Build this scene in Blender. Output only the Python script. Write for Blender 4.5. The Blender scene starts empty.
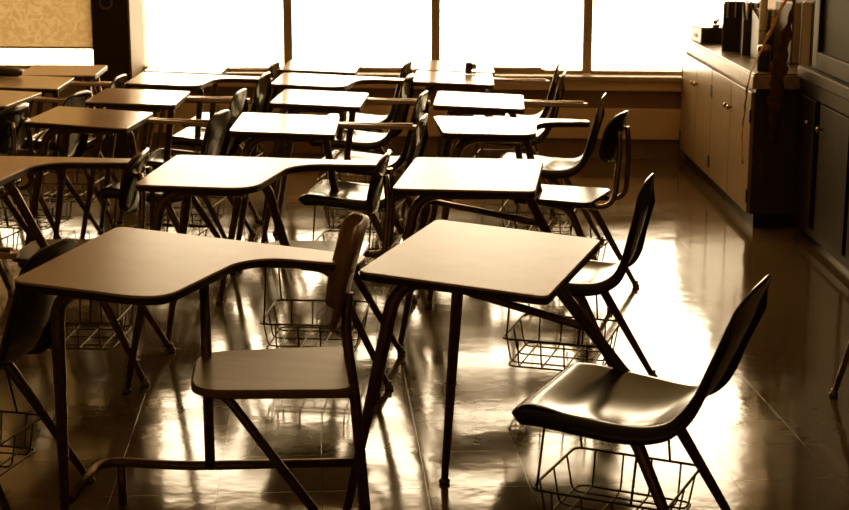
import bpy, bmesh, math, random
from mathutils import Vector, Matrix
random.seed(7)
R = math.radians
COL = bpy.context.scene.collection

# ------------------------------------------------------------------ materials
def mat(name, col, rough=.5, metal=0., coat=0., coat_r=.1, var=0., scale=12., stretch=(1, 1, 1), bump=0., spec=.5, detail=4.):
    m = bpy.data.materials.new(name); m.use_nodes = True
    nt = m.node_tree; b = nt.nodes['Principled BSDF']
    b.inputs['Base Color'].default_value = (*col, 1)
    b.inputs['Roughness'].default_value = rough
    b.inputs['Metallic'].default_value = metal
    b.inputs['Coat Weight'].default_value = coat
    b.inputs['Coat Roughness'].default_value = coat_r
    b.inputs['Specular IOR Level'].default_value = spec
    tc = nt.nodes.new('ShaderNodeTexCoord'); mp = nt.nodes.new('ShaderNodeMapping')
    mp.inputs['Scale'].default_value = stretch
    nt.links.new(tc.outputs['Object'], mp.inputs['Vector'])
    n = nt.nodes.new('ShaderNodeTexNoise'); n.inputs['Scale'].default_value = scale; n.inputs['Detail'].default_value = detail
    nt.links.new(mp.outputs['Vector'], n.inputs['Vector'])
    if var:
        r = nt.nodes.new('ShaderNodeValToRGB')
        r.color_ramp.elements[0].position = .3; r.color_ramp.elements[1].position = .7
        r.color_ramp.elements[0].color = (*[c * (1 - var) for c in col], 1)
        r.color_ramp.elements[1].color = (*[min(1, c * (1 + var)) for c in col], 1)
        nt.links.new(n.outputs['Fac'], r.inputs['Fac']); nt.links.new(r.outputs['Color'], b.inputs['Base Color'])
    if bump:
        bp = nt.nodes.new('ShaderNodeBump'); bp.inputs['Strength'].default_value = bump; bp.inputs['Distance'].default_value = .01
        nt.links.new(n.outputs['Fac'], bp.inputs['Height']); nt.links.new(bp.outputs['Normal'], b.inputs['Normal'])
    return m

M = {}
M['laminate'] = mat('laminate', (.78, .53, .355), .32, var=.06, scale=9, spec=.5)
M['laminate_gloss'] = mat('laminate_gloss', (.64, .43, .28), .17, var=.05, scale=9, spec=.8)
M['edge'] = mat('edge_band', (.05, .03, .015), .4)
M['metal'] = mat('tube_metal', (.26, .175, .10), .30, metal=.7, var=.25, scale=40)
M['chrome'] = mat('chrome_tube', (.38, .29, .19), .22, metal=1.)
M['wire'] = mat('basket_wire', (.10, .07, .04), .35, metal=.8)
M['glide'] = mat('glide', (.25, .19, .12), .3, metal=.8)
M['shell'] = mat('dark_shell', (.026, .015, .008), .16, var=.2, scale=30, spec=.7)
M['seat'] = mat('seat_plastic', (.075, .048, .026), .22, var=.15, scale=20, spec=.7)
M['plywood'] = mat('plywood', (.36, .215, .105), .42, spec=.3, var=.18, scale=4, stretch=(1, 4, 1))
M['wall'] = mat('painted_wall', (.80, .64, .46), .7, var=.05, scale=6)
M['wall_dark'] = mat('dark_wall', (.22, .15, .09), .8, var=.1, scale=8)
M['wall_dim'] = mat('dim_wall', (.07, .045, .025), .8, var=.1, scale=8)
M['ceiling'] = mat('ceiling_paint', (.75, .62, .46), .8, var=.05)
M['reveal'] = mat('reveal_lit', (.27, .185, .09), .6)  # pillar side, window light put into the lighter colour
M['pillar'] = mat('pillar_shaded', (.05, .03, .014), .8, var=.15, scale=10)  # shade on the room-facing front is put into this dark colour
M['frame'] = mat('window_frame', (.55, .40, .22), .45, var=.1, scale=15)
M['sill'] = mat('sill_paint', (.52, .40, .26), .4, var=.05)
M['heater'] = mat('heater_paint', (.85, .62, .38), .5, var=.06, scale=5)
M['heater_dark'] = mat('heater_brown', (.26, .165, .085), .6, var=.1)  # darker brown for slot, plinth, seams and dial rim
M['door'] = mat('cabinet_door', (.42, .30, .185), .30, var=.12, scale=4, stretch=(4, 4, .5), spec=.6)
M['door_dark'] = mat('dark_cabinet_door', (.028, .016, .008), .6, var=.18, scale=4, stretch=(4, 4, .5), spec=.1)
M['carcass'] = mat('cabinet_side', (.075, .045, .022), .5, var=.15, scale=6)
M['counter'] = mat('counter_top', (.16, .11, .07), .3, var=.15, scale=60)
M['counter_edge'] = mat('counter_edge', (.42, .32, .22), .4, var=.25, scale=50)
M['kick'] = mat('toe_kick', (.02, .013, .008), .4)
M['board'] = mat('display_board', (.018, .011, .006), .7, spec=.2, var=.2, scale=7)
M['board_frame'] = mat('board_frame', (.034, .020, .010), .55, spec=.12, var=.2, scale=8, stretch=(1, .3, 1))
M['streamer'] = mat('orange_crepe', (.55, .24, .03), .75, var=.2, scale=30)
M['streamer_dark'] = mat('brown_crepe', (.26, .115, .03), .8, var=.3, scale=25)
M['bin'] = mat('dark_bin', (.03, .02, .012), .4, var=.2)
M['paper'] = mat('paper', (.75, .66, .5), .7, var=.06)
M['lit_side'] = mat('lit_side_tone', (.6, .5, .36), .5, var=.08)  # window-lit tone for one side of a file box
M['binder'] = mat('binder', (.10, .066, .036), .4, var=.15)

# floor: waxed vinyl tiles
def floor_mat():
    m = bpy.data.materials.new('waxed_tiles'); m.use_nodes = True; nt = m.node_tree; b = nt.nodes['Principled BSDF']
    tc = nt.nodes.new('ShaderNodeTexCoord')
    mp = nt.nodes.new('ShaderNodeMapping'); mp.inputs['Rotation'].default_value = (0, 0, R(-4)); nt.links.new(tc.outputs['Object'], mp.inputs['Vector'])
    br = nt.nodes.new('ShaderNodeTexBrick'); br.offset = 0; br.inputs['Scale'].default_value = 1
    br.inputs['Brick Width'].default_value = .305; br.inputs['Row Height'].default_value = .305
    br.inputs['Mortar Size'].default_value = .0016; br.inputs['Mortar Smooth'].default_value = .3
    br.inputs['Color1'].default_value = (.165, .108, .055, 1); br.inputs['Color2'].default_value = (.195, .130, .068, 1)
    br.inputs['Mortar'].default_value = (.085, .056, .03, 1)
    nt.links.new(mp.outputs['Vector'], br.inputs['Vector'])
    n = nt.nodes.new('ShaderNodeTexNoise'); n.inputs['Scale'].default_value = 9; n.inputs['Detail'].default_value = 6
    nt.links.new(tc.outputs['Object'], n.inputs['Vector'])
    mx = nt.nodes.new('ShaderNodeMix'); mx.data_type = 'RGBA'; mx.blend_type = 'MULTIPLY'; mx.inputs[0].default_value = .45
    nt.links.new(br.outputs['Color'], mx.inputs[6]); nt.links.new(n.outputs['Color'], mx.inputs[7])
    nt.links.new(mx.outputs[2], b.inputs['Base Color'])
    # scuffs change the gloss from place to place
    n2 = nt.nodes.new('ShaderNodeTexNoise'); n2.inputs['Scale'].default_value = 2.6; n2.inputs['Detail'].default_value = 8
    nt.links.new(tc.outputs['Object'], n2.inputs['Vector'])
    mr = nt.nodes.new('ShaderNodeMapRange'); mr.inputs[1].default_value = .3; mr.inputs[2].default_value = .7
    mr.inputs[3].default_value = .06; mr.inputs[4].default_value = .15
    nt.links.new(n2.outputs['Fac'], mr.inputs[0]); nt.links.new(mr.outputs[0], b.inputs['Roughness'])
    n3 = nt.nodes.new('ShaderNodeTexNoise'); n3.inputs['Scale'].default_value = 5.5; n3.inputs['Detail'].default_value = 3
    nt.links.new(tc.outputs['Object'], n3.inputs['Vector'])
    ad = nt.nodes.new('ShaderNodeMath'); ad.operation = 'MULTIPLY_ADD'; ad.inputs[1].default_value = -.05
    nt.links.new(br.outputs['Fac'], ad.inputs[0]); nt.links.new(n3.outputs['Fac'], ad.inputs[2])
    bp = nt.nodes.new('ShaderNodeBump'); bp.inputs['Strength'].default_value = .11; bp.inputs['Distance'].default_value = .012
    nt.links.new(ad.outputs[0], bp.inputs['Height']); nt.links.new(bp.outputs['Normal'], b.inputs['Normal'])
    b.inputs['Specular IOR Level'].default_value = .85
    return m
M['floor'] = floor_mat()

def glass_mat():
    m = bpy.data.materials.new('window_glass'); m.use_nodes = True; nt = m.node_tree
    for n in list(nt.nodes):
        if n.type != 'OUTPUT_MATERIAL': nt.nodes.remove(n)
    out = nt.nodes['Material Output']
    t = nt.nodes.new('ShaderNodeBsdfTransparent'); g = nt.nodes.new('ShaderNodeBsdfGlossy'); g.inputs['Roughness'].default_value = .02
    f = nt.nodes.new('ShaderNodeFresnel'); f.inputs['IOR'].default_value = 1.45
    x = nt.nodes.new('ShaderNodeMixShader'); nt.links.new(f.outputs[0], x.inputs[0]); nt.links.new(t.outputs[0], x.inputs[1]); nt.links.new(g.outputs[0], x.inputs[2])
    nt.links.new(x.outputs[0], out.inputs['Surface'])
    return m
M['glass'] = glass_mat()

def blind_mat():
    m = bpy.data.materials.new('blind_cloth'); m.use_nodes = True; nt = m.node_tree
    for n in list(nt.nodes):
        if n.type != 'OUTPUT_MATERIAL': nt.nodes.remove(n)
    out = nt.nodes['Material Output']
    tc = nt.nodes.new('ShaderNodeTexCoord')
    n = nt.nodes.new('ShaderNodeTexNoise'); n.inputs['Scale'].default_value = 14; n.inputs['Detail'].default_value = 5; n.inputs['Distortion'].default_value = 2.2
    nt.links.new(tc.outputs['Object'], n.inputs['Vector'])
    r = nt.nodes.new('ShaderNodeValToRGB'); r.color_ramp.elements[0].position = .42; r.color_ramp.elements[1].position = .6
    r.color_ramp.elements[0].color = (.165, .12, .066, 1); r.color_ramp.elements[1].color = (.205, .155, .09, 1)
    nt.links.new(n.outputs['Fac'], r.inputs['Fac'])
    d = nt.nodes.new('ShaderNodeBsdfDiffuse'); t = nt.nodes.new('ShaderNodeBsdfTranslucent')
    nt.links.new(r.outputs[0], d.inputs[0]); nt.links.new(r.outputs[0], t.inputs[0])
    x = nt.nodes.new('ShaderNodeMixShader'); x.inputs[0].default_value = .75
    nt.links.new(d.outputs[0], x.inputs[1]); nt.links.new(t.outputs[0], x.inputs[2]); nt.links.new(x.outputs[0], out.inputs['Surface'])
    return m
M['blind'] = blind_mat()

# ------------------------------------------------------------------ mesh helpers
class MB:
    def __init__(s): s.v = []; s.f = []; s.smooth = []
    def add(s, vs, fs, sm=False):
        o = len(s.v); s.v += [tuple(v) for v in vs]
        for f in fs: s.f.append([i + o for i in f]); s.smooth.append(sm)
        return s
    def box(s, x0, x1, y0, y1, z0, z1, T=None):
        vs = [(x, y, z) for z in (z0, z1) for (x, y) in ((x0, y0), (x1, y0), (x1, y1), (x0, y1))]
        if T: vs = [T(*v) for v in vs]
        return s.add(vs, [(3, 2, 1, 0), (4, 5, 6, 7), (0, 1, 5, 4), (1, 2, 6, 5), (2, 3, 7, 6), (3, 0, 4, 7)])
    def tube(s, pts, r, seg=10, cap=True, closed=False):
        P = [Vector(p) for p in pts]; n = len(P)
        rs = r if isinstance(r, (list, tuple)) else [r] * n
        rings = []; up = None
        for i in range(n):
            if closed: t = P[(i + 1) % n] - P[i - 1]
            elif i == 0: t = P[1] - P[0]
            elif i == n - 1: t = P[-1] - P[-2]
            else: t = (P[i + 1] - P[i]).normalized() + (P[i] - P[i - 1]).normalized()
            if t.length < 1e-9: t = Vector((0, 0, 1))
            t.normalize()
            if up is None:
                up = t.cross(Vector((0, 1, 0)) if abs(t.y) < .9 else Vector((1, 0, 0)))
            up = up - t * up.dot(t); up.normalize()
            w = t.cross(up)
            rings.append([P[i] + (up * math.cos(a) + w * math.sin(a)) * rs[i] for a in [2 * math.pi * k / seg for k in range(seg)]])
        vs = [v for rg in rings for v in rg]; fs = []
        for i in range(n if closed else n - 1):
            a, b = i * seg, ((i + 1) % n) * seg
            for k in range(seg): fs.append((a + k, a + (k + 1) % seg, b + (k + 1) % seg, b + k))
        s.add(vs, fs, True)
        if cap and not closed:
            o = len(s.v) - len(vs)
            s.f.append([o + k for k in reversed(range(seg))]); s.smooth.append(False)
            s.f.append([o + (n - 1) * seg + k for k in range(seg)]); s.smooth.append(False)
        return s
    def prism(s, poly, z0, z1, T=None, ch=0.):
        """Extrude a 2D outline (counter-clockwise); ch is a chamfer of the upper rim."""
        n = len(poly)
        def ring(off, z):
            out = []
            for i in range(n):
                a, b, c = Vector(poly[i - 1]), Vector(poly[i]), Vector(poly[(i + 1) % n])
                d = (c - a); nn = Vector((d.y, -d.x))
                nn = nn.normalized() if nn.length > 1e-9 else Vector((0, 0))
                p = b - nn * off; out.append((p.x, p.y, z))
            return out
        rg = [ring(0, z0), ring(0, z1 - ch)] if ch else [ring(0, z0), ring(0, z1)]
        if ch: rg.append(ring(ch, z1))
        vs = [v for q in rg for v in q]
        if T: vs = [T(*v) for v in vs]
        fs = [tuple(reversed(range(n)))]
        for k in range(len(rg) - 1):
            for i in range(n): fs.append((k * n + i, k * n + (i + 1) % n, (k + 1) * n + (i + 1) % n, (k + 1) * n + i))
        fs.append(tuple((len(rg) - 1) * n + i for i in range(n)))
        return s.add(vs, fs)
    def lathe(s, prof, c, seg=14, T=None):
        vs = []
        for r, z in prof:
            for k in range(seg):
                a = 2 * math.pi * k / seg; vs.append((c[0] + r * math.cos(a), c[1] + r * math.sin(a), c[2] + z))
        if T: vs = [T(*v) for v in vs]
        n = len(prof); fs = []
        for i in range(n - 1):
            for k in range(seg): fs.append((i * seg + k, i * seg + (k + 1) % seg, (i + 1) * seg + (k + 1) % seg, (i + 1) * seg + k))
        fs.append(tuple(reversed(range(seg)))); fs.append(tuple((n - 1) * seg + k for k in range(seg)))
        return s.add(vs, fs, True)
    def grid(s, rows, sm=True):
        n, m = len(rows), len(rows[0])
        return s.add([p for r in rows for p in r], [(i * m + j, i * m + j + 1, (i + 1) * m + j + 1, (i + 1) * m + j) for i in range(n - 1) for j in range(m - 1)], sm)
    def build(s, name, material, parent=None, solid=0., sub=0, bevel=0.):
        me = bpy.data.meshes.new(name); me.from_pydata(s.v, [], s.f)
        me.polygons.foreach_set('use_smooth', s.smooth)
        me.materials.append(M[material]); me.validate(); me.update()
        o = bpy.data.objects.new(name, me); COL.objects.link(o)
        if parent: o.parent = parent
        if sub:
            md = o.modifiers.new('sub', 'SUBSURF'); md.levels = sub; md.render_levels = sub
        if solid:
            md = o.modifiers.new('thick', 'SOLIDIFY'); md.thickness = solid; md.offset = -1
        if bevel:
            md = o.modifiers.new('bev', 'BEVEL'); md.width = bevel; md.segments = 2; md.limit_method = 'ANGLE'
        return o

def fillet(pts, rad, seg=6, closed=False):
    """Round the corners of a polyline; rad is one radius or one per point."""
    P = [Vector(p) for p in pts]; n = len(P); out = []
    for i in range(n):
        r = rad[i] if isinstance(rad, (list, tuple)) else rad
        if (not closed and i in (0, n - 1)) or r <= 0: out.append(P[i]); continue
        a, b, c = P[i - 1], P[i], P[(i + 1) % n]
        d1, d2 = (a - b), (c - b); k = min(r, d1.length * .49, d2.length * .49)
        p1, p2 = b + d1.normalized() * k, b + d2.normalized() * k
        for j in range(seg + 1):
            t = j / seg; out.append(p1 * (1 - t) ** 2 + b * 2 * t * (1 - t) + p2 * t * t)
    return out

def empty(name, loc, rz=0.):
    o = bpy.data.objects.new(name, None); COL.objects.link(o); o.location = loc; o.rotation_euler = (0, 0, rz)
    o.empty_display_size = .1
    return o
def tag(o, label, cat, group=None):
    o['label'] = label; o['category'] = cat
    if group: o['group'] = group
    return o
def struct(o): o['kind'] = 'structure'; return o

# ------------------------------------------------------------------ the setting
XR = 2.40; XL = -4.6; YB = -3.0; HC = 3.0
WA = .09                                              # the window wall is not quite square to the cabinets
def yw(x): return 10.42 - WA * x
def W(x, d, z): return (x, yw(x) - d, z)              # d: distance into the room from the window wall
def wbox(mb, x0, x1, d0, d1, z0, z1):                 # box that follows the window wall
    vs = [W(x, d, z) for z in (z0, z1) for (x, d) in ((x0, d1), (x1, d1), (x1, d0), (x0, d0))]
    return mb.add(vs, [(3, 2, 1, 0), (4, 5, 6, 7), (0, 1, 5, 4), (1, 2, 6, 5), (2, 3, 7, 6), (3, 0, 4, 7)])

struct(MB().box(XL, XR, YB, 11.2, -.1, 0).build('floor', 'floor'))
struct(MB().box(XL, XR, YB, 11.2, HC, HC + .1).build('ceiling', 'ceiling'))
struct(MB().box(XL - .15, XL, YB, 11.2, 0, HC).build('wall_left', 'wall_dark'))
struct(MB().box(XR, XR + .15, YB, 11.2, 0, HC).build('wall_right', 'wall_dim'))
struct(MB().box(XL, XR, YB - .15, YB, 0, HC).build('wall_back', 'wall'))
SZ, TZ = .557, 2.55
wf = MB()
wbox(wf, XL, XR, -.2, 0, 0, SZ - .03); wbox(wf, XL, XR, -.2, 0, TZ, HC)
wbox(wf, XL, -3.6, -.2, 0, SZ - .03, TZ)
struct(wf.build('wall_front', 'wall'))
# pillar between the blind and the open windows
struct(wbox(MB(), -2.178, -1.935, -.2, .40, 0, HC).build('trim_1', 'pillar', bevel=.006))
struct(wbox(MB(), -1.935, -1.923, -.2, .39, 0, HC).build('trim_2', 'reveal'))  # thin slab on the pillar's window side, coloured as lit
# sill board
sl = MB(); wbox(sl, -1.915, XR, -.2, .10, SZ - .035, SZ - .005); wbox(sl, -3.6, -2.235, -.2, .10, SZ - .035, SZ - .005)
struct(sl.build('trim_3', 'sill', bevel=.006))
# windows
def window(n, x0, x1, fw0=.03, fw1=.03):
    m = MB(); d0, d1 = -.12, -.04
    wbox(m, x0, x0 + fw0, d0, d1, SZ, TZ); wbox(m, x1 - fw1, x1, d0, d1, SZ, TZ)
    wbox(m, x0 + fw0, x1 - fw1, d0, d1, SZ - .005, SZ + .018); wbox(m, x0 + fw0, x1 - fw1, d0, d1, TZ - .04, TZ)
    o = struct(m.build('window_%d' % n, 'frame'))
    p = wbox(MB(), x0 + fw0 - .005, x1 - fw1 + .005, -.085, -.08, SZ + .01, TZ - .03).build('pane', 'glass', o)
    return o
window(1, -3.6, -2.235)
window(2, -1.955, -.925)
window(3, -.925, .075)
window(4, .075, 1.085)
window(5, 1.085, XR)
# roller blind over the left window
b = MB()
nx, nz = 24, 20
b.grid([[W(-3.58 + 1.335 * i / nx, -.02 + .004 * math.sin(i * 1.3 + j * .4), .70 + (2.5 - .70) * j / nz) for i in range(nx + 1)] for j in range(nz + 1)])
bl = empty('roller_blind', W(-2.9, 0, .70))
blo = b.build('blind_cloth', 'blind', bl); blo.location = -Vector(bl.location)
hm = MB().tube([W(-3.58, -.015, .70), W(-2.245, -.015, .70)], .008).build('hem_bar', 'frame', bl); hm.location = -Vector(bl.location)
ro = MB().tube([W(-3.58, -.0, 2.5), W(-2.245, -.0, 2.5)], .03).build('roller', 'frame', bl); ro.location = -Vector(bl.location)
tag(bl, 'mottled tan roller blind drawn down over the window left of the dark pillar', 'blind')
# round fitting high on the pillar
cl = empty('wall_dial', W(-2.075, .402, 1.035))
tagx = MB()
tagx.tube([(.038 * math.cos(a), 0, .038 * math.sin(a)) for a in [2 * math.pi * k / 24 for k in range(24)]], .007, 8, closed=True)
tagx.build('rim', 'heater_dark', cl)
MB().add([(.034 * math.cos(2 * math.pi * k / 24), -.004, .034 * math.sin(2 * math.pi * k / 24)) for k in range(24)], [tuple(range(24))]).build('face', 'kick', cl)
tag(cl, 'small dark round dial with a raised rim on the dark pillar', 'dial')
# heater under the windows
ht = empty('heater_cover', W(0, 0, 0))
def hpart(name, m, d0, d1, z0, z1, x0=-1.92, x1=1.70):
    o = wbox(MB(), x0, x1, d0, d1, z0, z1).build(name, m, ht, bevel=.004); o.location = -Vector(ht.location); return o
hpart('top_rail', 'heater', 0, .07, .455, .535)
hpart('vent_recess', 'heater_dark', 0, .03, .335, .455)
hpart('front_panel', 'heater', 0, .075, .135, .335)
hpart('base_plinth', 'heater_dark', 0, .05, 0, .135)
for x in (-1.4, -.5, .4, 1.3):
    o = wbox(MB(), x, x + .006, .075, .077, .137, .333).build('panel_seam', 'heater_dark', ht); o.location = -Vector(ht.location)
tag(ht, 'long low tan heater casing with dark slot along the wall under the windows', 'heater')

# ------------------------------------------------------------------ cabinets at the right
CX = 1.70
def knob(parent, x, y, z):
    MB().lathe([(.005, 0), (.005, .012), (.013, .016), (.015, .024), (.009, .030)], (0, 0, 0), 12,
               T=lambda a, b_, c: (x - c, y + a, z + b_)).build('knob', 'chrome', parent)
def cabinet(y0, y1, ym, label, dm='door'):
    r = empty('base_cabinet', (CX + .27, (y0 + y1) / 2, 0)); L = Vector(r.location)
    def T(o): o.location = -L; return o
    T(MB().box(CX + .012, XR - .04, y0, y1, .075, .735).build('carcass', 'carcass', r))
    T(MB().box(CX + .03, XR - .04, y0, y1, 0, .075).build('toe_kick', 'kick', r))
    for a, c, kn in ((y0, ym, 1), (ym, y1, -1)):
        d = T(MB().box(CX - .008, CX + .012, a + .006, c - .006, .08, .715).build('door', dm, r, bevel=.003))
        knob(d, CX - .008, (c - .045) if kn > 0 else (a + .045), .575)
        hy = a + .012 if kn > 0 else c - .012
        for hz in (.17, .59):
            MB().box(CX - .013, CX - .006, hy - .009, hy + .009, hz - .035, hz + .035).build('hinge', 'kick', d)
    tag(r, label, 'cabinet', 'low cabinets under the counter')
cabinet(8.0, 9.12, 8.54, 'low beige two-door cabinet at the near end of the counter')
cabinet(9.12, 10.19, 9.63, 'low beige two-door cabinet under the counter, next to the window wall')
ct = empty('countertop', (CX + .3, 9.1, .73)); L = Vector(ct.location)
o = MB().box(CX - .005, XR, 7.975, 10.19, .805, .815).build('work_surface', 'counter', ct, bevel=.003); o.location = -L
o = MB().box(CX - .012, XR, 7.965, 10.19, .735, .805).build('front_edge', 'counter_edge', ct, bevel=.004); o.location = -L
tag(ct, 'pale thick-edged counter top running over the low cabinets to the window', 'counter')

# tall built-in unit nearer the viewer
tu = empty('wall_cupboard', (2.2, 7.2, 0)); L = Vector(tu.location)
def tp(mb, name, m, par=None, bevel=0.):
    o = mb.build(name, m, par or tu, bevel=bevel)
    if par is None: o.location = -L
    return o
X2 = 1.93
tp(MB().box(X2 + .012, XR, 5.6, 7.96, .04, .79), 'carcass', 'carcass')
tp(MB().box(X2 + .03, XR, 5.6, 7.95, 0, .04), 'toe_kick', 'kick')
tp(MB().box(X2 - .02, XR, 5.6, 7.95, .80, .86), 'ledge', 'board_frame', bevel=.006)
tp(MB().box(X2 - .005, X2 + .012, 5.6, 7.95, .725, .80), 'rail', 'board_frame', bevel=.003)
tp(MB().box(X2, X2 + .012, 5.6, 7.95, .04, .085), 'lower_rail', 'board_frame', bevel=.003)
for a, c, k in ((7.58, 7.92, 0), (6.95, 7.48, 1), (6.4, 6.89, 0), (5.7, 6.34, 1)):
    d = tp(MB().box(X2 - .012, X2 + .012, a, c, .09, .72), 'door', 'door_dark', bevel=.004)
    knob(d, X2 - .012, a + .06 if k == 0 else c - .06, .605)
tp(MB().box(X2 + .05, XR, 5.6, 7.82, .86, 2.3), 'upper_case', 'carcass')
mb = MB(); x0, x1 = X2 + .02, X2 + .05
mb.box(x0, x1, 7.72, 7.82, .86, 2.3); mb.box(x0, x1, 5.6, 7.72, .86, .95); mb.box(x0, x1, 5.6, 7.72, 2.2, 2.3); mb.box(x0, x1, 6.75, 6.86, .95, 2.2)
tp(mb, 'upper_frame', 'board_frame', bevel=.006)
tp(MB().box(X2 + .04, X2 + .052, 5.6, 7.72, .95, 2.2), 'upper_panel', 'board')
tag(tu, 'tall dark wooden wall cupboard with ledge and framed upper panel', 'cupboard')

# things on the counter
CZ = .815
def onto(name, loc, rz=0.): return empty(name, (loc[0], loc[1], CZ if len(loc) < 3 else loc[2]), rz)
t = onto('letter_tray', (1.82, 9.85), R(4))
MB().box(-.11, .11, -.14, .14, 0, .09).build('case', 'bin', t, bevel=.004)
MB().box(-.113, -.109, -.04, .03, .03, .05).build('label_slot', 'paper', t)
MB().box(-.105, .115, -.13, .12, .091, .097).build('lid', 'binder', t)
tag(t, 'dark flat box with a pale label at the window end of the counter', 'box')
t = onto('stapler', (1.83, 9.80, CZ + .097), R(70))
MB().box(-.05, .05, -.014, .014, 0, .014).build('base', 'bin', t, bevel=.003)
MB().box(-.052, .045, -.012, .012, .018, .04, T=lambda x, y, z: (x, y, z + .12 * (x + .05))).build('arm', 'binder', t, bevel=.004)
tag(t, 'small dark stapler lying on the flat box by the window', 'stapler')
def file_box(loc, rz, w, d, h, face, label):
    t = onto('file_box', loc, rz)
    m = MB(); th = .004
    m.box(-w / 2, w / 2, -d / 2, -d / 2 + th, 0, h * .7); m.box(-w / 2, w / 2, d / 2 - th, d / 2, 0, h)
    for s in (-1, 1):
        x0, x1 = (-w / 2, -w / 2 + th) if s < 0 else (w / 2 - th, w / 2)
        m.add([(x0, -d / 2, 0), (x1, -d / 2, 0), (x1, d / 2, 0), (x0, d / 2, 0), (x0, -d / 2, h * .7), (x1, -d / 2, h * .7), (x1, d / 2, h), (x0, d / 2, h)],
              [(3, 2, 1, 0), (4, 5, 6, 7), (0, 1, 5, 4), (1, 2, 6, 5), (2, 3, 7, 6), (3, 0, 4, 7)])
    m.box(-w / 2, w / 2, -d / 2, d / 2, 0, th)
    m.build('holder', 'bin', t)
    if face: MB().box(-w / 2 - .003, -w / 2, -d / 2, d / 2, .002, h * .98).build('lit_side_panel', 'lit_side', t)  # pale sheet that paints the window-lit side onto the dark box
    for k in range(4):
        x = -w / 2 + .018 + k * (w - .03) / 4
        MB().box(x, x + .008, -d / 2 + .01, d / 2 - .012, .006, h * (1.02 + .05 * random.random())).build('folder', 'paper' if k % 2 == 0 else 'binder', t)
    tag(t, label, 'file box', 'file boxes on the counter')
file_box((1.84, 9.30), R(-12), .12, .2, .28, True, 'file box with a pale lit side standing on the counter next to the flat box')
file_box((1.90, 9.02), R(-8), .13, .2, .29, False, 'dark upright file box second from the window on the counter')
file_box((1.92, 8.76), R(6), .11, .2, .27, False, 'dark upright file box third from the window on the counter')
for i, (x, y, h, lab) in enumerate(((1.99, 8.55, .33, 'tall dark ring binder upright on the counter beside the file boxes'), (2.06, 8.40, .34, 'tallest ring binder upright on the counter, nearest the streamers'))):
    t = onto('ring_binder', (x, y), R(14 - 30 * i))
    MB().box(-.03, .03, -.11, .11, 0, h).build('cover', 'binder', t, bevel=.008)
    MB().box(-.022, .022, -.112, .10, .006, h - .006).build('pages', 'paper', t)
    MB().lathe([(.012, 0), (.012, .002)], (0, 0, 0), 12, T=lambda a, b_, c, h=h: (-.0301 - c, a, h * .3 + b_)).build('finger_ring', 'chrome', t)
    tag(t, lab, 'binder', 'ring binders on the counter')
t = onto('paper_roll', (1.86, 8.59), 0)
MB().lathe([(.022, 0), (.022, .34), (.016, .34), (.016, .33)], (0, 0, 0), 16).build('roll', 'paper', t)
MB().tube([(.0225 * math.cos(a), .0225 * math.sin(a), .17) for a in [2 * math.pi * k / 16 for k in range(16)]], .002, 6, closed=True).build('rubber_band', 'bin', t)
tag(t, 'pale rolled sheet of paper standing upright on the counter', 'paper roll')
t = onto('canister', (1.765, 8.09), 0)
MB().lathe([(.030, 0), (.034, .004), (.034, .10), (.031, .106)], (0, 0, 0), 20).build('body', 'bin', t)
MB().lathe([(.035, .106), (.036, .11), (.036, .126), (.030, .134), (.008, .136)], (0, 0, 0), 20).build('lid', 'chrome', t)
tag(t, 'small dark canister with a shiny lid on the counter corner', 'canister')

# crepe streamers
def ribbon(name, path, w, m, label, crinkle=.004, dirv=(0, 1, 0), n=60):
    P = [Vector(p) for p in path]
    segs = [(P[i + 1] - P[i]).length for i in range(len(P) - 1)]; tot = sum(segs)
    rows = []; dv = Vector(dirv)
    for k in range(n + 1):
        d = tot * k / n; i = 0
        while i < len(segs) - 1 and d > segs[i]: d -= segs[i]; i += 1
        p = P[i].lerp(P[i + 1], min(1, d / segs[i]))
        ww = w * (1 + .18 * math.sin(k * .9) + .1 * math.sin(k * 2.3))
        tw = .5 * math.sin(k * .17)
        q = (dv * math.cos(tw) + Vector((1, 0, 0)) * math.sin(tw))
        rows.append([p + q * ww * (j / 4 - .5) + Vector((1, 0, 0)) * crinkle * math.sin(k * 1.7 + j * 1.9) for j in range(5)])
    o = MB().grid(rows).build(name, m, solid=.0008)
    return tag(o, label, 'streamer', 'hanging crepe streamers')
ribbon('paper_streamer', [(1.93, 7.80, 1.75), (1.82, 7.86, 1.22), (1.668, 7.93, .83), (1.662, 7.98, .74), (1.662, 8.06, .46), (1.662, 8.02, .34)], .026, 'streamer',
       'narrow orange streamer slanting down over the corner of the counter')
ribbon('paper_streamer', fillet([(1.90, 7.90, 1.9), (1.865, 7.90, 1.2), (1.80, 7.915, .84), (1.80, 7.92, .46)], .1), .075, 'streamer_dark',
       'wide brown crinkled streamer hanging beside the cupboard at the end of the counter', .007, dirv=(.8, .6, 0))

# ------------------------------------------------------------------ student desks with attached seats
HT = .74
def glide(parent, p):
    MB().lathe([(.013, .0), (.017, .004), (.017, .010), (.010, .016), (.009, .03)], p, 12).build('glide', 'glide', parent)

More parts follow.
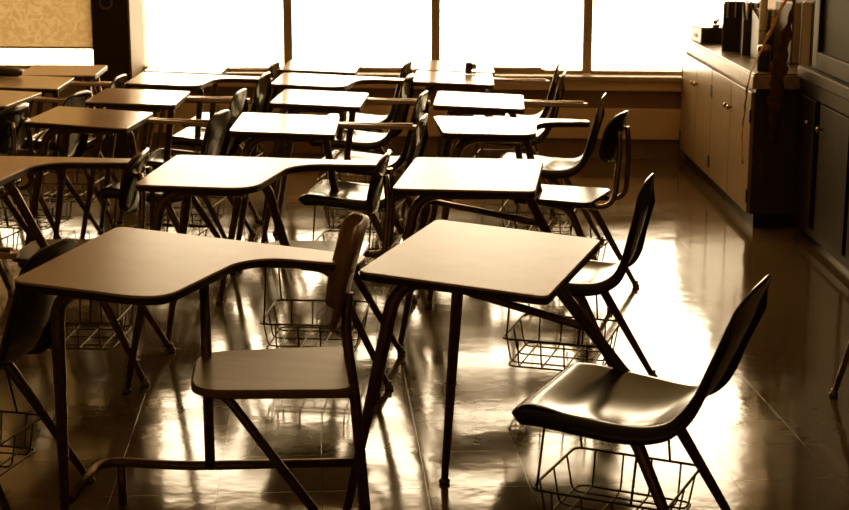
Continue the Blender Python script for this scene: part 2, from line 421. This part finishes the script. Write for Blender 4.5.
def shell_rows(rec=1., wide=1., NU=34, NV=16):
    """One-piece moulded seat and back; local x runs from the front lip to the back, y across."""
    prof = [(-.212, .405), (-.207, .428), (-.18, .444), (-.12, .447), (-.04, .441), (.04, .434), (.10, .430), (.15, .432), (.19, .446), (.217, .474), (.235, .515), (.251, .57), (.268, .63), (.286, .69), (.304, .74), (.318, .776)]
    wid = [.176, .192, .200, .204, .205, .202, .194, .182, .168, .160, .157, .160, .167, .172, .170, .166]
    prof = [(x if x < .217 else .217 + (x - .217) * rec, z) for x, z in prof]
    sl = [0.]
    for i in range(1, len(prof)): sl.append(sl[-1] + math.hypot(prof[i][0] - prof[i - 1][0], prof[i][1] - prof[i - 1][1]))
    tot = sl[-1]
    def at(d):
        d = max(0., min(tot, d)); i = 0
        while i < len(sl) - 2 and d > sl[i + 1]: i += 1
        t = (d - sl[i]) / (sl[i + 1] - sl[i])
        p, q = prof[i], prof[i + 1]
        g = math.hypot(q[0] - p[0], q[1] - p[1])
        return p[0] + (q[0] - p[0]) * t, p[1] + (q[1] - p[1]) * t, wid[i] + (wid[i + 1] - wid[i]) * t, (q[0] - p[0]) / g, (q[1] - p[1]) / g
    rows = []
    for k in range(NU + 1):
        u = k / NU; row = []
        for j in range(NV + 1):
            v = -1 + 2 * j / NV; a_ = abs(v)
            d = u * tot
            tt = max(0, (u - .66) / .34); d -= .115 * tt * tt * a_ ** 3.2          # rounded top
            tf = max(0, (.16 - u) / .16); d += .045 * tf * a_ ** 4                   # rounded front corners
            x, z, w, tx, tz = at(d)
            nx, nz = tz, -tx                                                       # down / rearward normal
            y = w * wide * math.sin(v * math.pi / 2 * .98)
            e = max(0, (a_ - .74) / .26); back = max(0, min(1, (z - .44) / .12)) if x > .15 else 0
            rim = e * e * (.040 - .014 * back)
            dish = (1 - a_ * a_) ** 1.5 * (.022 if not back else .022) * min(1, max(0, (u - .05) / .15)) * min(1, (1 - u) / .15)
            row.append((x + nx * (rim + dish), y, z + nz * (rim + dish)))
        rows.append(row)
    return rows


def make_desk(pose, W_, L_, tilt, seat, arm=None, back='shell', top='laminate', label='', group=None, rec=1., lean=.09, basket=True, wide=1., sled=False, name='student_desk', smat=None, strut=True, so=-.09, sq=.03, stretch=False, far=None):
    """pose: x, y, yaw of the top on the floor plan; seat: x, y, yaw of the seat relative to it."""
    root = empty(name, (pose[0], pose[1], 0), R(pose[2]))
    tag(root, label, 'desk', group)
    hw, hl = W_ / 2, L_ / 2
    def TZt(x, y, z): return (x, y, z - tilt * x)
    # ---- top
    if arm and arm[0] == 'wide':
        ax, aw = arm[1], arm[2]
        out = [(-hw, -hl), (hw * .80, -hl), (hw * 1.02, hl - aw - .09), (hw + .075, hl - aw * 1.0), (ax, hl - aw * .78), (ax, hl), (-hw, hl)]
        rad = [.035, .10, .07, .08, .03, .03, .035]
    else:
        out = [(-hw, -hl), (hw, -hl), (hw, hl), (-hw, hl)]; rad = .028
    poly = [tuple(p) for p in fillet([(a, b_) for a, b_ in out], rad if isinstance(rad, list) else [rad] * 4, 6, True)]
    tp_ = MB().prism(poly, HT - .006, HT, TZt, ch=.002).build('tabletop', top, root)
    MB().prism(poly, HT - .024, HT - .006, TZt).build('edge_band', 'edge', tp_)
    def under(x): return HT - .036 - tilt * x
    # ---- thin support arm
    if arm and arm[0] == 'thin':
        ax, ay = arm[1], arm[2]
        pts = fillet([(hw - .14, ay, under(hw - .14) + .006), (hw + .02, ay, under(hw) + .012), (ax, ay + .01, under(ax * .6) + .012)], .05)
        MB().tube(pts, .013, 10).build('support_arm', 'metal', root)
        MB().prism([tuple(p) for p in fillet([(hw - .03, ay - .028), (ax + .02, ay - .018), (ax + .02, ay + .03), (hw - .03, ay + .036)], .015, 4, True)], HT - .028, HT - .012, TZt).build('arm_rest', 'laminate', root)
    # ---- front legs: each rises, bends and runs under the top
    for s in (-1, 1):
        fx, fy = -hw + .03 - lean, s * (hl - .055 + lean * .45)
        tx, ty = -hw + .075, s * (hl - .10)
        foot = (fx, fy, .006); knee = (tx, ty, under(tx))
        end = (hw - .09, s * (hl - .13), under(hw - .09))
        if far and s > 0: (fx, fy), (tx, ty) = far; foot = (fx, fy, .006); knee = (tx, ty, under(tx))
        if sled:
            if s > 0: continue
            foot = (tx - .01, ty, .006)
        pts = fillet([foot, knee, end], .085, 8)
        k = len(pts); rs = [.0110] + [.0185] * (k - 1)
        lg = MB().tube(pts, rs, 12).build('leg', 'metal', root)
        glide(lg, (foot[0], foot[1], 0))
    # ---- seat, in its own frame
    sx, sy, sa = seat; ca, sn = math.cos(R(sa)), math.sin(R(sa))
    def S(x, y, z): return (sx + ca * x - sn * y, sy + sn * x + ca * y, z)
    def Sp(pts, rad=.04, seg=6): return [S(*p) for p in fillet(pts, rad, seg)]
    if strut:
        a = Vector((hw - .055, sy * .25, under(hw - .055))); b2 = Vector(S(so, sq, .40))
        up0 = a + Vector((-.10, 0, .004))
        st = MB().tube(fillet([up0, a, a.lerp(b2, .5), b2, Vector(S(so + .12, sq * .8, .400))], [0, .05, 0, .06, 0], 6), .0165, 12).build('strut', 'metal', root)
        # stretcher from the far front leg to the strut
        fx, fy = -hw + .03 - lean, hl - .055 + lean * .45; tx, ty = -hw + .075, hl - .10
        if far: (fx, fy), (tx, ty) = far
        if stretch:
          q = Vector((fx, fy, 0)).lerp(Vector((tx, ty, HT)), .80); e = a.lerp(b2, .46)
          MB().tube([q, q.lerp(e, .5), e], .012, 10).build('stretcher', 'metal', root)
    if back == 'shell':
        rows = [[S(*p) for p in r] for r in shell_rows(rec, wide)]
        sh = MB().grid(rows).build('seat_shell', smat or 'shell', root, solid=.007, sub=1)
        for x, y in ((-.13, .085), (-.13, -.085), (.07, .085), (.07, -.085)):
            MB().lathe([(.008, 0), (.007, .003), (.003, .004)], (x, y, .431 if x < 0 else .414), 10, T=S).build('rivet', 'glide', sh)
        zf = .402
    elif back == 'post':
        o2 = [(-.19, -.165), (.19, -.185), (.19, .185), (-.19, .165)]
        poly = [tuple(p) for p in fillet(o2, [.07, .05, .05, .07], 6, True)]
        NV = 10
        sh = MB().prism(poly, .432, .446, S, ch=.003).build('seat', smat or 'seat', root)
        zf = .416
        pf = MB()
        for s in (-1, 1):
            pf.tube(Sp([(-.15, s * .10, zf), (.27, s * .10, zf), (.285, s * .075, .66), (.275, s * .07, .74)], .07), .0115, 10)
        fr = pf.build('back_posts', 'chrome', root)
        rows = []
        for i in range(13):
            u = -1 + 2 * i / 12
            row = []
            for j in range(13):
                v = -1 + 2 * j / 12
                # superellipse disc
                k = (abs(u) ** 3.2 + abs(v) ** 3.2) ** (1 / 3.2) if (u or v) else 1
                m_ = max(abs(u), abs(v)); f = m_ / k if k > 1e-6 else 1
                uu, vv = u * f, v * f
                row.append(S(.262 + .025 * vv * vv * -1 + .03 * uu * .8, vv * .165, .705 + uu * .105))
            rows.append(row)
        MB().grid(rows).build('backrest', 'shell', root, solid=.012)
        for s in (-1, 1):
            MB().lathe([(.017, 0), (.019, .006), (.015, .018)], (0, 0, 0), 12, T=lambda a_, b_, c, s=s: S(-.15 - c, s * .10 + a_, zf + b_)).build('end_cap', 'edge', fr)
    elif back == 'wood':
        o2 = [(-.205, -.18), (.22, -.205), (.22, .205), (-.205, .18)]
        poly = [tuple(p) for p in fillet(o2, [.10, .06, .06, .10], 8, True)]
        MB().prism(poly, .438, .458, S, ch=.006).build('seat', 'plywood', root)
        zf = .425
        rows = []
        for i in range(11):
            u = i / 10
            row = []
            for j in range(15):
                v = -1 + 2 * j / 14
                z = .59 + .275 * u
                cor = .20 * (1 - .55 * max(0, (u - .72) / .28) ** 2.5 - .35 * max(0, (.2 - u) / .2) ** 2)
                row.append(S(.165 + .05 * u + .02 * u * u + .035 * (1 - v * v) - .0, v * cor, z - .0 * v))
            rows.append(row)
        MB().grid(rows).build('backrest', 'plywood', root, solid=.014)
    # ---- rear legs and under-seat frame
    if back == 'none':
        for s in (-1, 1):
            pts = [(hw + .03, s * (hl - .04), .006), (hw - .06, s * (hl - .10), HT - .03)]
            lg = MB().tube(pts, [.011, .0165], 12).build('leg', 'metal', root); glide(lg, (hw + .03, s * (hl - .04), 0))
    elif back == 'wood':
        for s in (-1, 1):
            pts = [S(.255, s * .145, .006), S(.222, s * .15, .44), S(.200, s * .145, .58), S(.207, s * .14, .70)]
            lg = MB().tube(fillet(pts, .08), .0135, 12).build('leg', 'metal', root); glide(lg, S(.255, s * .145, 0))
        lg = MB().tube([S(*p) for p in fillet([(-.12, -.13, .425), (-.10, -.135, .41), (.20, -.22, .006)], .05)], .0125, 12).build('leg', 'metal', root); glide(lg, S(.20, -.22, 0))
        cr = MB()
        for s in (-1, 1): cr.tube([S(-.16, s * .12, zf), S(.215, s * .14, zf)], .011, 10)
        cr.tube([S(.21, -.15, zf), S(.21, .15, zf)], .011, 10)
        cr.build('seat_frame', 'metal', root)
    else:
        for s in (-1, 1):
            foot = (.30, s * .215, .006)
            pts = Sp([(-.02, s * .11, zf), (.085, s * .135, zf - .004), foot], .07, 8)
            lg = MB().tube(pts, [.0165] * (len(pts) - 1) + [.0105], 12).build('leg', 'metal', root)
            glide(lg, S(foot[0], foot[1], 0))
        fr = MB()
        for s in (-1, 1): fr.tube(Sp([(-.16, s * .11, zf), (.14, s * .12, zf)], 0), .0105, 8)
        for x in (-.14, .10): fr.tube([S(x, -.115, zf), S(x, .115, zf)], .0095, 8)
        fr.build('seat_frame', 'metal', root)
    if basket:
        w = MB(); r = .0029
        zb, zt = .115, .215
        x0, x1, y0, y1 = -.15, .17, -.155, .155
        def rect(z, g): return [S(*p) for p in fillet([(x0 - g, y0 - g, z), (x1 + g, y0 - g, z), (x1 + g, y1 + g, z), (x0 - g, y1 + g, z)], .03, 4, True)]
        w.tube(rect(zb, 0), r * 1.2, 6, closed=True); w.tube(rect(zt, .018), r * 1.3, 6, closed=True);
        for k in range(4):
            x = x0 + (x1 - x0) * (k + .5) / 4
            w.tube(Sp([(x, y0 - .018, zt), (x, y0, zb), (x, y1, zb), (x, y1 + .018, zt)], .02, 3), r, 6)
        for k in range(3):
            y = y0 + (y1 - y0) * (k + .5) / 3
            w.tube(Sp([(x0 - .018, y, zt), (x0, y, zb), (x1, y, zb), (x1 + .018, y, zt)], .02, 3), r, 6)
        for x in (-.15, .10):
            for s in (-1, 1): w.tube([S(x, s * .173, zt), S(x, s * .115, zf)], r * 1.2, 6)
        w.build('book_basket', 'wire', root)
    if sled:
        # footrest rail that joins the front and rear legs, with a short foot stub, and a post under the top
        y0 = hl - .36; z0 = .13
        st = MB()
        st.tube(fillet([(-hw + .07, -hl + .12, z0), (-hw + .03, y0 + .10, z0), (hw * .2, y0 + .10, z0), S(.24, .145, z0)], .09, 8), .0135, 12)
        st.build('foot_rail', 'metal', root)
        MB().tube([(-hw + .09, y0 + .10, .004), (-hw + .09, y0 + .10, z0)], .013, 10).build('foot_stub', 'metal', root)
        MB().tube([(hw * .62, y0 + .10, z0), (hw * .62, y0 + .10, under(hw * .62))], .0145, 12).build('post', 'metal', root)
        MB().tube([(hw * .62, y0 + .10, .40), S(-.1, .0, .42)], .012, 10).build('seat_bar', 'metal', root)
    return root

def rel(pose, wx, wy, wyaw):
    """World seat pose into the desk's own frame."""
    a = R(-pose[2]); dx, dy = wx - pose[0], wy - pose[1]
    return (math.cos(a) * dx - math.sin(a) * dy, math.sin(a) * dx + math.cos(a) * dy, wyaw - pose[2])

def children(o): return [c for c in bpy.data.objects if c.parent == o]
def copy_tree(o, parent=None):
    c = o.copy(); COL.objects.link(c)
    if parent: c.parent = parent; c.matrix_parent_inverse = o.matrix_parent_inverse
    for ch in children(o): copy_tree(ch, c)
    return c

G = 'student desks in the classroom rows'
# front row
p = (.170, 4.125, -17.4)
make_desk(p, .50, .70, .06, rel(p, .495, 3.815, -25), back='shell', rec=1.45, wide=1.13, so=-.03, sq=.23, far=((-.165, .155), (-.125, .175)), stretch=True, label='front-row desk with bare rectangular top and glossy dark moulded seat nearest the viewer', group=G)
p = (-.75, 4.05, -12)
make_desk(p, .44, .68, .07, rel(p, -.415, 3.985, 5), arm=('wide', .53, .15), back='wood', sled=True, basket=False, strut=False, label='front-row desk with curved wide-armed top and brown plywood seat', group=G)
p = (-1.95, 4.22, -5)
make_desk(p, .44, .62, .04, rel(p, -1.335, 4.19, -14), arm=('thin', .75, .18), rec=1.3, label='desk at the left picture edge, only dark seat back and basket in view', group=G)
# second row
p = (.167, 5.419, -6.8)
make_desk(p, .48, .66, 0., rel(p, .475, 5.24, -17), so=-.02, sq=.16, stretch=True, rec=.85, label='second-row desk with rectangular top and tall black moulded seat behind the front desk', group=G)
p = (-.737, 5.47, -4.3)
make_desk(p, .45, .64, .02, rel(p, -.405, 5.47, -5), arm=('wide', .56, .115), back='post', top='laminate', smat='seat', label='second-row desk with wide-armed top, flat seat over a wire basket, backrest on tubes', group=G)
p = (-1.67, 5.50, 0)
make_desk(p, .45, .62, .02, rel(p, -1.28, 5.50, -3), arm=('wide', .58, .12), back='post', label='second-row wide-armed desk cut by the left picture edge, oval backrest on tubes', group=G)
# third row
p = (-.599, 6.691, .9)
make_desk(p, .44, .58, .04, (.29, .02, -10), arm=('thin', .55, .15), top='laminate_gloss', label='third-row desk in the middle file, bright top, dark seat with rounded tall back', group=G)
p = (.273, 6.625, 4.2)
make_desk(p, .43, .53, .035, (.31, -.03, -26), arm=('wide', .48, .11), back='post', top='laminate_gloss', label='third-row desk with white-gleaming armed top and shiny flat seat near the cabinets', group=G)
p = (-1.491, 6.889, -3.6)
make_desk(p, .45, .52, .06, (.29, .0, -8), arm=('thin', .55, .15), top='laminate_gloss', label='third-row desk with brown unlit top left of the middle file', group=G)
p = (-2.34, 6.85, -4)
make_desk(p, .45, .56, .04, (.29, .0, -8), arm=('thin', .50, .15), back='post', label='third-row desk at the left picture edge, flat seat and basket showing', group=G)
# the rows by the window: one desk with its parts, copied
proto = make_desk((-.508, 7.581, -2.7), .43, .55, .04, (.20, .0, -8), arm=('thin', .51, .15), top='laminate_gloss', label='fourth-row desk in the middle file with bright narrow top', group=G)
protow = make_desk((-.585, 8.36, -2), .42, .55, .045, (.20, .0, -8), arm=('wide', .52, .12), top='laminate_gloss', label='fifth-row desk in the middle file with white armed top', group=G)
protor = make_desk((.267, 7.501, -3), .43, .55, .04, (.29, .0, -8), arm=('thin', .51, .15), top='laminate_gloss', label='fourth-row desk in the file nearest the cabinets, thin arm to its seat', group=G)
for src, x, y, a, lab in (
        (proto, -1.409, 7.637, .5, 'fourth-row desk half brown and half gleaming white, left of the middle file'),
        (proto, -2.18, 7.62, -5, 'fourth-row dark desk at the left picture edge'),
        (protor, .161, 8.476, -1.6, 'fifth-row desk with a small dark sharpener on its top'),
        (protow, -1.365, 8.403, .9, 'fifth-row white-gleaming desk with wide arm, just right of the dark pillar'),
        (proto, -2.13, 8.28, 3, 'fifth-row dark desk at the left picture edge, carrying a dark pouch'),
        (proto, -.60, 9.08, -2, 'window-row desk in the middle file, mostly hidden behind other desks'),
        (protor, .185, 9.08, 0, 'window-row desk nearest the window in the file by the cabinets'),
        (proto, -1.37, 9.02, 1, 'window-row desk below the first window right of the pillar')):
    c = copy_tree(src); c.location = (x, y, 0); c.rotation_euler = (0, 0, R(a)); c['label'] = lab
make_desk((-2.06, 8.86, 4), .43, .55, .01, (0, 0, 0), back='none', basket=False, strut=False, name='student_table', label='brown table without a seat in front of the tan blind')
# desk at the right, only a leg of which shows
p = (1.80, 5.25, 0)
t = empty('work_table', (1.74, 5.36, 0))
poly = [tuple(q) for q in fillet([(-.16, -.35), (.18, -.35), (.18, .35), (-.16, .35)], .02, 4, True)]
o = MB().prism(poly, .715, .74, ch=.002).build('tabletop', 'laminate', t)
for sx in (-1, 1):
    for sy in (-1, 1):
        top_ = (-.10 if sx < 0 else .12, sy * .16, .715); ft = ((-.32 if sy < 0 else -.12) if sx < 0 else .14, sy * .22, .006)
        l_ = MB().tube([ft, top_], [.010, .0155], 12).build('leg', 'metal', t); glide(l_, (ft[0], ft[1], 0))
tag(t, 'table at the right picture edge of which one splayed dark leg shows', 'table')

# small things on the desks
def desk_top(px, py, yaw, tilt, lx, ly):
    a = R(yaw); return (px + math.cos(a) * lx - math.sin(a) * ly, py + math.sin(a) * lx + math.cos(a) * ly, HT - tilt * lx + .003)
q = desk_top(.161, 8.476, -1.6, .04, .09, .20)
t = empty('pencil_sharpener', q, R(8)); t.rotation_euler[1] = .04
MB().box(-.030, .030, -.022, .022, 0, .012).build('base', 'bin', t, bevel=.003)
MB().box(-.030, .006, -.02, .02, .012, .062).build('housing', 'bin', t, bevel=.005)
MB().lathe([(.016, 0), (.016, .022), (.010, .026)], (0, 0, 0), 14, T=lambda a_, b_, c: (.006 + c, a_, .040 + b_)).build('drum', 'chrome', t)
tag(t, 'small dark pencil sharpener on the desk in front of the second mullion', 'sharpener')
q = desk_top(-2.13, 8.28, 3, .04, -.13, .17)
t = empty('pencil_pouch', q, R(10)); t.rotation_euler[1] = .04
MB().grid([[(-.075 + .15 * i / 10, .045 * math.cos(2 * math.pi * k / 14) * (1 - (abs(i - 5) / 5) ** 4 * .4), max(.0, .022 + .026 * math.sin(2 * math.pi * k / 14) * (1 - (abs(i - 5) / 5) ** 4 * .5))) for k in range(15)] for i in range(11)]).build('body', 'bin', t)
MB().tube([(-.06, 0, .047), (.06, 0, .047)], .003, 6).build('zip', 'glide', t)
tag(t, 'dark soft pouch lying on the desk under the tan blind', 'pouch')

# ------------------------------------------------------------------ light: overcast sky through the windows
w = bpy.data.worlds.new('sky'); bpy.context.scene.world = w; w.use_nodes = True
bg = w.node_tree.nodes['Background']; bg.inputs['Color'].default_value = (1, .80, .575, 1); bg.inputs['Strength'].default_value = 9.8
for i, (x0, x1) in enumerate(((-3.6, -2.235), (-1.915, -.925), (-.925, .075), (.075, 1.085), (1.085, XR))):
    l = bpy.data.lights.new('window_light', 'AREA'); l.shape = 'RECTANGLE'; l.size = x1 - x0; l.size_y = TZ - SZ
    l.cycles.is_portal = True
    o = bpy.data.objects.new('window_light', l); COL.objects.link(o)
    xm = (x0 + x1) / 2; o.location = (xm, yw(xm) + .15, (SZ + TZ) / 2)
    o.rotation_euler = (R(-90), 0, -math.atan(WA))

# ------------------------------------------------------------------ camera
cd = bpy.data.cameras.new('camera'); cam = bpy.data.objects.new('camera', cd); COL.objects.link(cam)
cd.sensor_fit = 'HORIZONTAL'; cd.sensor_width = 36; cd.lens = 1550 / 849 * 36
cam.location = (0, 0, 1.68); cam.rotation_euler = (R(90 - 12.865), 0, 0); cd.clip_start = .05
cd.dof.use_dof = True; cd.dof.focus_distance = 4.9; cd.dof.aperture_fstop = 8
bpy.context.scene.camera = cam
vs = bpy.context.scene.view_settings
vs.use_curve_mapping = True                            # warm sepia print tone for the whole picture
cm = vs.curve_mapping; cm.extend = 'EXTRAPOLATED'
for ci, pts in ((1, ((.04, .0335), (.2, .174), (.5, .462))), (2, ((.04, .021), (.2, .135), (.5, .42)))):
    for q in pts: cm.curves[ci].points.new(*q)
cm.update()
vs.view_transform = 'Standard'; vs.look = 'None'; vs.exposure = 0; vs.gamma = 1
